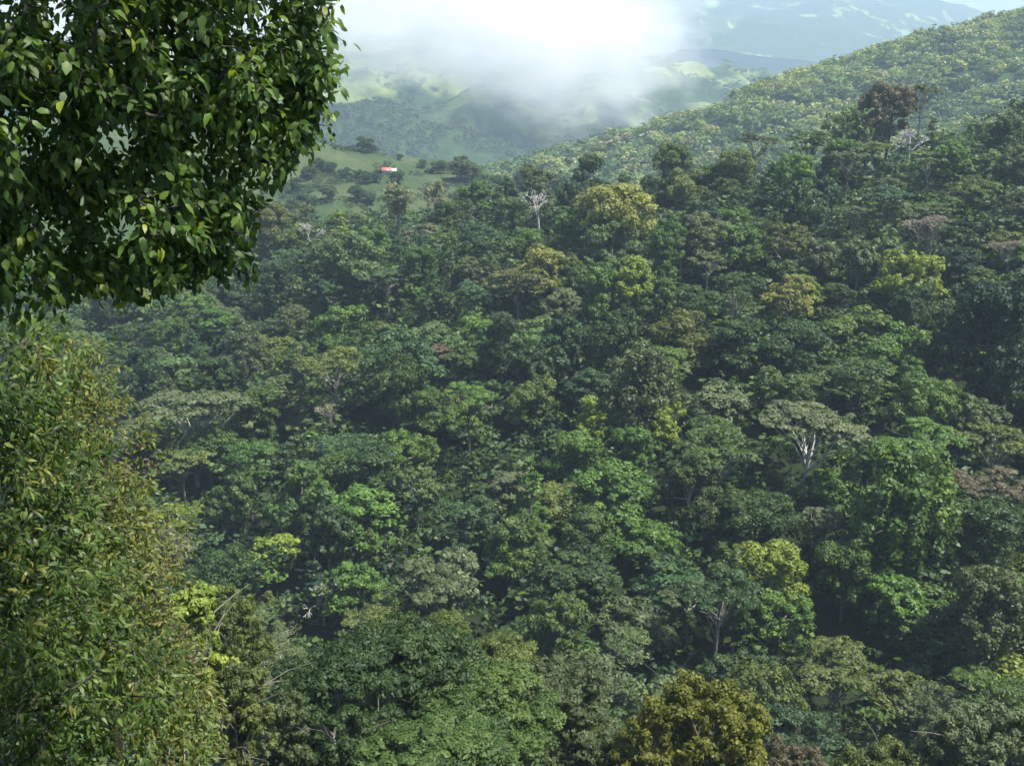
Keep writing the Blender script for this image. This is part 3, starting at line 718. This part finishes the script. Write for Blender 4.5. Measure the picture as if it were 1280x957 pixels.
# ------------------------------------------------------------------ the near trees with separate leaves
def leaf_shape(L, w, fold, curl):
    """a pointed leaf, base at the origin, pointing along +X, folded on its midrib and curling down"""
    ts = [0.0, 0.30, 0.65, 1.0]; wd = [0.04, 1.0, 0.8, 0.0]
    V = []
    for t, q in zip(ts, wd):
        x = L * t; z = -curl * L * t * t
        if q < 0.02: V.append((x, 0, z)); continue
        V += [(x, -w * q, z + fold * w * q), (x, 0, z), (x, w * q, z + fold * w * q)]
    Fq = [(0, 1, 4, 3), (1, 2, 5, 4), (3, 4, 7, 6), (4, 5, 8, 7)]; Ft = [(6, 7, 9), (7, 8, 9)]
    return np.array(V, float), np.array(Fq), np.array(Ft)
def frames(D, U):
    X = norm(D); Y = norm(np.cross(U, X)); Z = np.cross(X, Y)
    return np.stack([X, Y, Z], -1)
def near_tree(name, label, blobs, gaps, trunk_pts, trunk_r, n_cl, per, L, w, cols, probs, seed, droop, spread=0.30, nlimb=20, gap_noise=0.0, ns=1.3, leafname='leaf', curl=0.25):
    rs = np.random.RandomState(seed)
    root = bpy.data.objects.new(name, None); COL.objects.link(root)
    tp = np.asarray(trunk_pts, float); base = tp[0].copy(); base[2] += 0.5
    root.location = base; root['label'] = label; root['category'] = 'tree'
    # crown volume: rounded masses given in world metres
    E = []
    for px, py, Y, rx, ry, rd in blobs:
        d = depth_at(py, Y); E.append((at(px, py, Y), np.array((rx * d / F, rd, ry * d / F))))
    vol = np.array([np.prod(r) for _, r in E]); vol = vol ** 0.75; vol /= vol.sum()
    P = []
    while len(P) < n_cl:
        c, r = E[rs.choice(len(E), p=vol)]
        d = norm(rs.normal(size=3)); q = c + d * r * rs.rand() ** 0.38
        px, py = project(*q)
        if any(math.hypot(px - g[0], py - g[1]) < g[2] * rs.uniform(0.75, 1.25) for g in gaps): continue
        if gap_noise and float(sn(q[0] + 0.6 * q[1], q[2], 3, ns)) < -gap_noise: continue
        P.append(q)
    P = np.array(P)
    # limbs from the trunk into the masses
    tt = bend(tp[0], tp[-1], rs, 0.03, 12) if len(tp) == 2 else np.array([tp[0] + 0 * tp[0]] + list(tp[1:]))
    tt = np.array([np.array([np.interp(u, np.linspace(0, 1, len(tp)), tp[:, k]) for k in range(3)]) for u in np.linspace(0, 1, 14)])
    tt[1:-1] += rs.normal(size=(12, 3)) * 0.05
    add('trunk', new_mesh('trunk', *[a if i else a - base for i, a in enumerate(tube(tt, np.linspace(trunk_r * 1.5, trunk_r * 0.4, 14), 10))], M_BARK, smooth=True), root, BARK['brown'])
    sk = [tt]; 
    ends = P[rs.choice(len(P), nlimb, replace=False)]
    for e in ends:
        i = 4 + int(np.argmin(np.linalg.norm(tt[4:] - (e - np.array((0, 0, 0.8))), axis=1)))
        b = bend(tt[i], e, rs, 0.10, 10); b[1:-1] += rs.normal(size=(8, 3)) * 0.03
        V, Fc = tube(b, np.linspace(trunk_r * 0.3, 0.012, 10), 6)
        add('branch', new_mesh('branch', V - base, Fc, M_BARK, smooth=True), root, BARK['dark']); sk.append(b)
    SK = np.concatenate(sk)
    # twigs: each leaf cluster grows from the nearest part of the tree already there
    best = np.full(len(P), 1e9); src = np.zeros((len(P), 3)); par = np.full(len(P), -1)
    for b in sk[1:] + [tt[5:]]:
        for q in b[2:]:
            dd = np.linalg.norm(P - q, axis=1); u = dd < best; best[u] = dd[u]; src[u] = q
    done = np.zeros(len(P), bool); order = []
    for _ in range(len(P)):
        i = int(np.argmin(np.where(done, 1e9, best))); done[i] = True; order.append(i)
        dd = np.linalg.norm(P - P[i], axis=1) * 1.05 + 0.02; u = (dd < best) & ~done; best[u] = dd[u]; src[u] = P[i]; par[u] = i
    load = np.ones(len(P))
    for i in order[::-1]:
        if par[i] >= 0: load[par[i]] += load[i]
    tw = []; dirs = []; mid = P.mean(0)
    for i, q in enumerate(P):
        s_ = src[i]
        dirs.append(norm(norm(q - s_) * 0.8 + norm(q - mid) * 0.35 + rs.normal(size=3) * 0.3 + np.array((0, 0, -droop * 0.3))))
        r1 = 0.0035 * load[i] ** 0.38; r0 = r1 * 1.15
        tw.append(tube(bend(s_, q, rs, 0.12, 4), np.linspace(r0, r1, 4), 4))
    V, Fc = join(tw)
    add('twigs', new_mesh('twigs', V - base, Fc, M_BARK), root, BARK['dark'], kind='stuff')
    # leaves
    D0 = np.repeat(np.array(dirs), per, 0); Q = np.repeat(P, per, 0); n = len(Q)
    side = norm(np.cross(D0, rs.normal(size=(n, 3))))
    pos = Q + D0 * rs.uniform(-spread, 0.06, (n, 1)) + side * rs.uniform(0, spread * 0.45, (n, 1))
    Dl = norm(D0 * 0.55 + side * 0.75 + rs.normal(size=(n, 3)) * 0.28 + np.array((0, 0, -droop)))
    U = norm(np.array((0, 0, 1.0)) + rs.normal(size=(n, 3)) * 0.45 + np.array((0.1, -0.45, 0)))
    R = frames(Dl, U)
    sc = rs.uniform(0.65, 1.25, n)
    ci = np.repeat(rs.choice(len(cols), n_cl, p=probs), per)
    mixup = rs.rand(n) < 0.15; ci[mixup] = rs.choice(len(cols), mixup.sum(), p=probs)
    v = np.clip(0.5 + rs.normal(size=n) * 0.17, 0, 1)
    # those that show largest and clearest: out in front of the crown, in view
    d = pos[:, 1] * cp - pos[:, 2] * sp; ppx = W / 2 + F * pos[:, 0] / d; ppy = H / 2 - F * (pos[:, 1] * sp + pos[:, 2] * cp) / d
    inside = (ppx > 4) & (ppx < W) & (ppy > 4) & (ppy < H - 4)
    score = np.where(inside, -d + 2.2 * sc, -1e9)
    cell = {}
    pickd = []
    for i in np.argsort(-score):
        if score[i] < -1e8 or len(pickd) >= 295: break
        k = (int(ppx[i] // 14), int(ppy[i] // 14))
        if k in cell: continue
        cell[k] = 1; pickd.append(i)
    pickd = np.array(pickd)
    shapes = [leaf_shape(L, w * f, fo, cu) for f, fo, cu in ((1, 0.25, curl), (0.85, 0.4, curl * 1.6), (1.15, 0.15, curl * 0.5), (0.95, 0.3, curl * 2.2))]
    sm = [[None] * len(cols) for _ in shapes]
    rest = np.setdiff1d(np.arange(n), pickd)
    for si, (LV, Fq, Ft) in enumerate(shapes):
        me = new_mesh('leaf', LV, [Fq, Ft], M_LEAF, np.full(len(LV), 0.5))
        for i in pickd[si::4]:
            o = add(leafname, me, root, tuple(np.array(cols[ci[i]]) * (0.55 + 0.95 * v[i])))
            from mathutils import Matrix
            m4 = Matrix([[R[i][r][c] * sc[i] for c in range(3)] + [pos[i][r] - base[r]] for r in range(3)] + [[0, 0, 0, 1]])
            o.matrix_local = m4
    Vs, Q4, T3, vv, cc = [], [], [], [], []; o_ = 0
    pick_shape = rs.randint(0, 4, len(rest))
    shapes = [(np.array([(0, 0, 0), (0.26 * L, -w * f * 0.85, fo * w * 0.5), (0.26 * L, w * f * 0.85, -fo * w * 0.2), (0.66 * L, -w * f * 0.8, fo * w * 0.4 - cu * 0.4 * L), (0.66 * L, w * f * 0.8, -cu * 0.42 * L), (L, 0, -cu * L)]),
               np.array([(1, 3, 4, 2)]), np.array([(0, 1, 2), (3, 5, 4)])) for f, fo, cu in ((1, 0.25, curl), (0.85, 0.4, curl * 1.6), (1.15, 0.15, curl * 0.5), (0.95, 0.3, curl * 2.2))]
    for si, (LV, Fq, Ft) in enumerate(shapes):
        idx = rest[pick_shape == si]
        V = np.einsum('nij,vj->nvi', R[idx], LV) * sc[idx][:, None, None] + (pos[idx] - base)[:, None, :]
        m = len(LV); off = o_ + np.arange(len(idx))[:, None, None] * m
        Vs.append(V.reshape(-1, 3)); Q4.append((Fq[None] + off).reshape(-1, 4)); T3.append((Ft[None] + off).reshape(-1, 3)); o_ += len(idx) * m
        vv.append(np.repeat(v[idx], m)); cc.append(np.repeat(np.concatenate([np.array(cols)[ci[idx]], np.ones((len(idx), 1))], 1), m, 0))
    me = new_mesh('foliage', np.concatenate(Vs), [np.concatenate(Q4), np.concatenate(T3)], M_NEAR, np.concatenate(vv), np.concatenate(cc))
    add('foliage', me, root, kind='stuff')
    return root
M_NEAR = foliage_material('near_foliage', 'tint', rough=0.46, trans=0.38, spec=0.32)

GLOSS = [(0.042, 0.092, 0.018), (0.066, 0.135, 0.024), (0.100, 0.180, 0.034), (0.20, 0.27, 0.03)]
near_tree('overhanging_tree', 'dark glossy-leaved tree whose drooping crown hangs over the valley view',
  [(240, 50, 11.3, 185, 120, 1.7), (70, 120, 11.0, 180, 130, 2.0), (335, 150, 11.2, 78, 80, 1.0), (235, 260, 10.9, 92, 92, 1.2), (60, 300, 11.0, 120, 95, 1.4),
   (388, 60, 11.4, 52, 75, 0.9), (150, -130, 11.4, 330, 140, 2.2), (-170, 150, 11.2, 210, 270, 2.4), (175, 330, 10.8, 70, 45, 0.8), (280, 320, 10.9, 42, 42, 0.6)],
  [(140, 182, 24), (72, 32, 26), (150, 292, 24), (100, 255, 10), (178, 100, 12), (250, 160, 10)],
  [(-8.6, 12.0, -13.5), (-8.2, 11.8, -7), (-7.6, 11.5, -2), (-6.2, 11.3, 1.2), (-4.6, 11.2, 2.6)], 0.16, 4300, 10, 0.116, 0.031, GLOSS, [0.42, 0.38, 0.175, 0.025], 31, 0.55, gap_noise=0.9)
THICK = [(0.042, 0.090, 0.020), (0.066, 0.125, 0.026), (0.098, 0.160, 0.034), (0.15, 0.17, 0.035)]
near_tree('thicket_tree', 'leafy dark green tree with narrow leaves rising from the slope below the overhanging crown',
  [(30, 470, 16.4, 66, 80, 1.5), (25, 600, 16.2, 105, 120, 1.8), (40, 760, 15.8, 130, 140, 2.0), (115, 880, 15.2, 125, 120, 1.8), (-120, 700, 16.0, 170, 330, 2.4), (90, 1010, 15.0, 190, 110, 2.0)],
  [], [(-10.6, 17.6, -19.0), (-10.2, 17.5, -13), (-9.9, 17.2, -9), (-9.6, 17.0, -6.5)], 0.18, 2500, 10, 0.15, 0.026, THICK, [0.34, 0.36, 0.22, 0.08], 41, 0.45, gap_noise=1.0, ns=1.7, curl=0.4)
OLIVE = [(0.125, 0.160, 0.034), (0.090, 0.145, 0.034), (0.17, 0.18, 0.04), (0.13, 0.105, 0.05)]
near_tree('olive_tree', 'yellow-olive bushy tree with thin brown twigs behind the dark leafy thicket tree',
  [(85, 470, 26, 55, 70, 1.6), (120, 580, 26, 80, 110, 2.0), (160, 700, 25, 80, 110, 2.2), (190, 820, 24, 70, 110, 2.0), (60, 650, 26, 120, 200, 2.4), (225, 900, 23, 55, 100, 1.6)],
  [], [(-11.5, 26, -26.0), (-11.2, 26, -20), (-10.8, 26, -14), (-10.4, 26, -10.5)], 0.16, 2400, 9, 0.16, 0.028, OLIVE, [0.40, 0.34, 0.18, 0.08], 51, 0.35, spread=0.45, gap_noise=1.1, ns=2.6)

# ------------------------------------------------------------------ low cloud in the valley, and the haze
def cloud_material(name, dens, seed, scale):
    m, n, l = mat(name)
    tc = n.new('ShaderNodeTexCoord')
    ln = n.new('ShaderNodeVectorMath'); ln.operation = 'LENGTH'; l.new(tc.outputs['Object'], ln.inputs[0])
    nz = n.new('ShaderNodeTexNoise'); nz.noise_dimensions = '3D'; nz.inputs['Scale'].default_value = scale; nz.inputs['Detail'].default_value = 5; nz.inputs['Roughness'].default_value = 0.55
    ad = n.new('ShaderNodeVectorMath'); ad.operation = 'ADD'; ad.inputs[1].default_value = (seed, seed * 0.7, 0); l.new(tc.outputs['Object'], ad.inputs[0]); l.new(ad.outputs[0], nz.inputs['Vector'])
    # thin out to nothing at the rim of the domain
    f = n.new('ShaderNodeMapRange'); f.inputs[1].default_value = 1.0; f.inputs[2].default_value = 0.45; f.inputs[3].default_value = -0.55; f.inputs[4].default_value = 0.22
    l.new(ln.outputs['Value'], f.inputs[0])
    g = n.new('ShaderNodeMath'); g.operation = 'MULTIPLY_ADD'; g.inputs[1].default_value = 1.9; g.inputs[2].default_value = -0.45; l.new(nz.outputs[0], g.inputs[0])
    s = n.new('ShaderNodeMath'); s.operation = 'ADD'; l.new(g.outputs[0], s.inputs[0]); l.new(f.outputs[0], s.inputs[1])
    k = n.new('ShaderNodeMapRange'); k.inputs[1].default_value = 0.30; k.inputs[2].default_value = 0.75; k.inputs[3].default_value = 0; k.inputs[4].default_value = dens
    l.new(s.outputs[0], k.inputs[0])
    v = n.new('ShaderNodeVolumePrincipled'); v.inputs['Color'].default_value = (0.995, 0.995, 0.998, 1); v.inputs['Anisotropy'].default_value = 0.0
    v.inputs['Density Attribute'].default_value = ''; v.inputs['Color Attribute'].default_value = ''
    l.new(k.outputs[0], v.inputs['Density'])
    o = n.new('ShaderNodeOutputMaterial'); l.new(v.outputs[0], o.inputs['Volume'])
    return m
def ball(n1=24, n2=14):
    V = [(0, 0, 1)]
    for j in range(1, n2):
        t = math.pi * j / n2
        V += [(math.sin(t) * math.cos(2 * math.pi * i / n1), math.sin(t) * math.sin(2 * math.pi * i / n1), math.cos(t)) for i in range(n1)]
    V.append((0, 0, -1)); Q = []; T = []
    for i in range(n1):
        T.append((0, 1 + i, 1 + (i + 1) % n1)); b = 1 + (n2 - 2) * n1; T.append((len(V) - 1, b + (i + 1) % n1, b + i))
        for j in range(n2 - 2):
            a = 1 + j * n1; Q.append((a + i, a + n1 + i, a + n1 + (i + 1) % n1, a + (i + 1) % n1))
    return np.array(V), [np.array(Q), np.array(T)]
def cloud(label, px, py, Y, rx, ry, rd, dens, seed, scale):
    d = depth_at(py, Y)
    o = add('cloud', new_mesh('cloud', *ball(), cloud_material('cloud', dens, seed, scale)), kind='stuff', label=label, category='cloud')
    o.location = at(px, py, Y); o.scale = (rx * d / F, rd, ry * d / F)
cloud('thick white cloud bank hanging in the valley before the grassy hills', 590, 8, 2350, 400, 150, 330, 0.0064, 1.0, 3.4)
cloud('low white cloud tongue sinking towards the valley floor', 720, 85, 2320, 200, 115, 260, 0.0062, 4.0, 3.0)
cloud('white cloud bank beyond the overhanging tree crown', 130, 10, 2350, 340, 150, 260, 0.006, 8.0, 3.0)

def haze():
    m, n, l = mat('haze')
    v = n.new('ShaderNodeVolumePrincipled'); v.inputs['Color'].default_value = (0.64, 0.82, 1.0, 1)
    v.inputs['Density'].default_value = 0.000145; v.inputs['Anisotropy'].default_value = 0.0
    v.inputs['Density Attribute'].default_value = ''; v.inputs['Color Attribute'].default_value = ''
    o = n.new('ShaderNodeOutputMaterial'); l.new(v.outputs[0], o.inputs['Volume'])
    V, Fc = boxm(-14500, 14500, -350, 14500, BASE - 3, 420)
    add('haze', new_mesh('haze', V, Fc, m), kind='stuff', label='pale blue haze filling the valley air', category='haze')
haze()
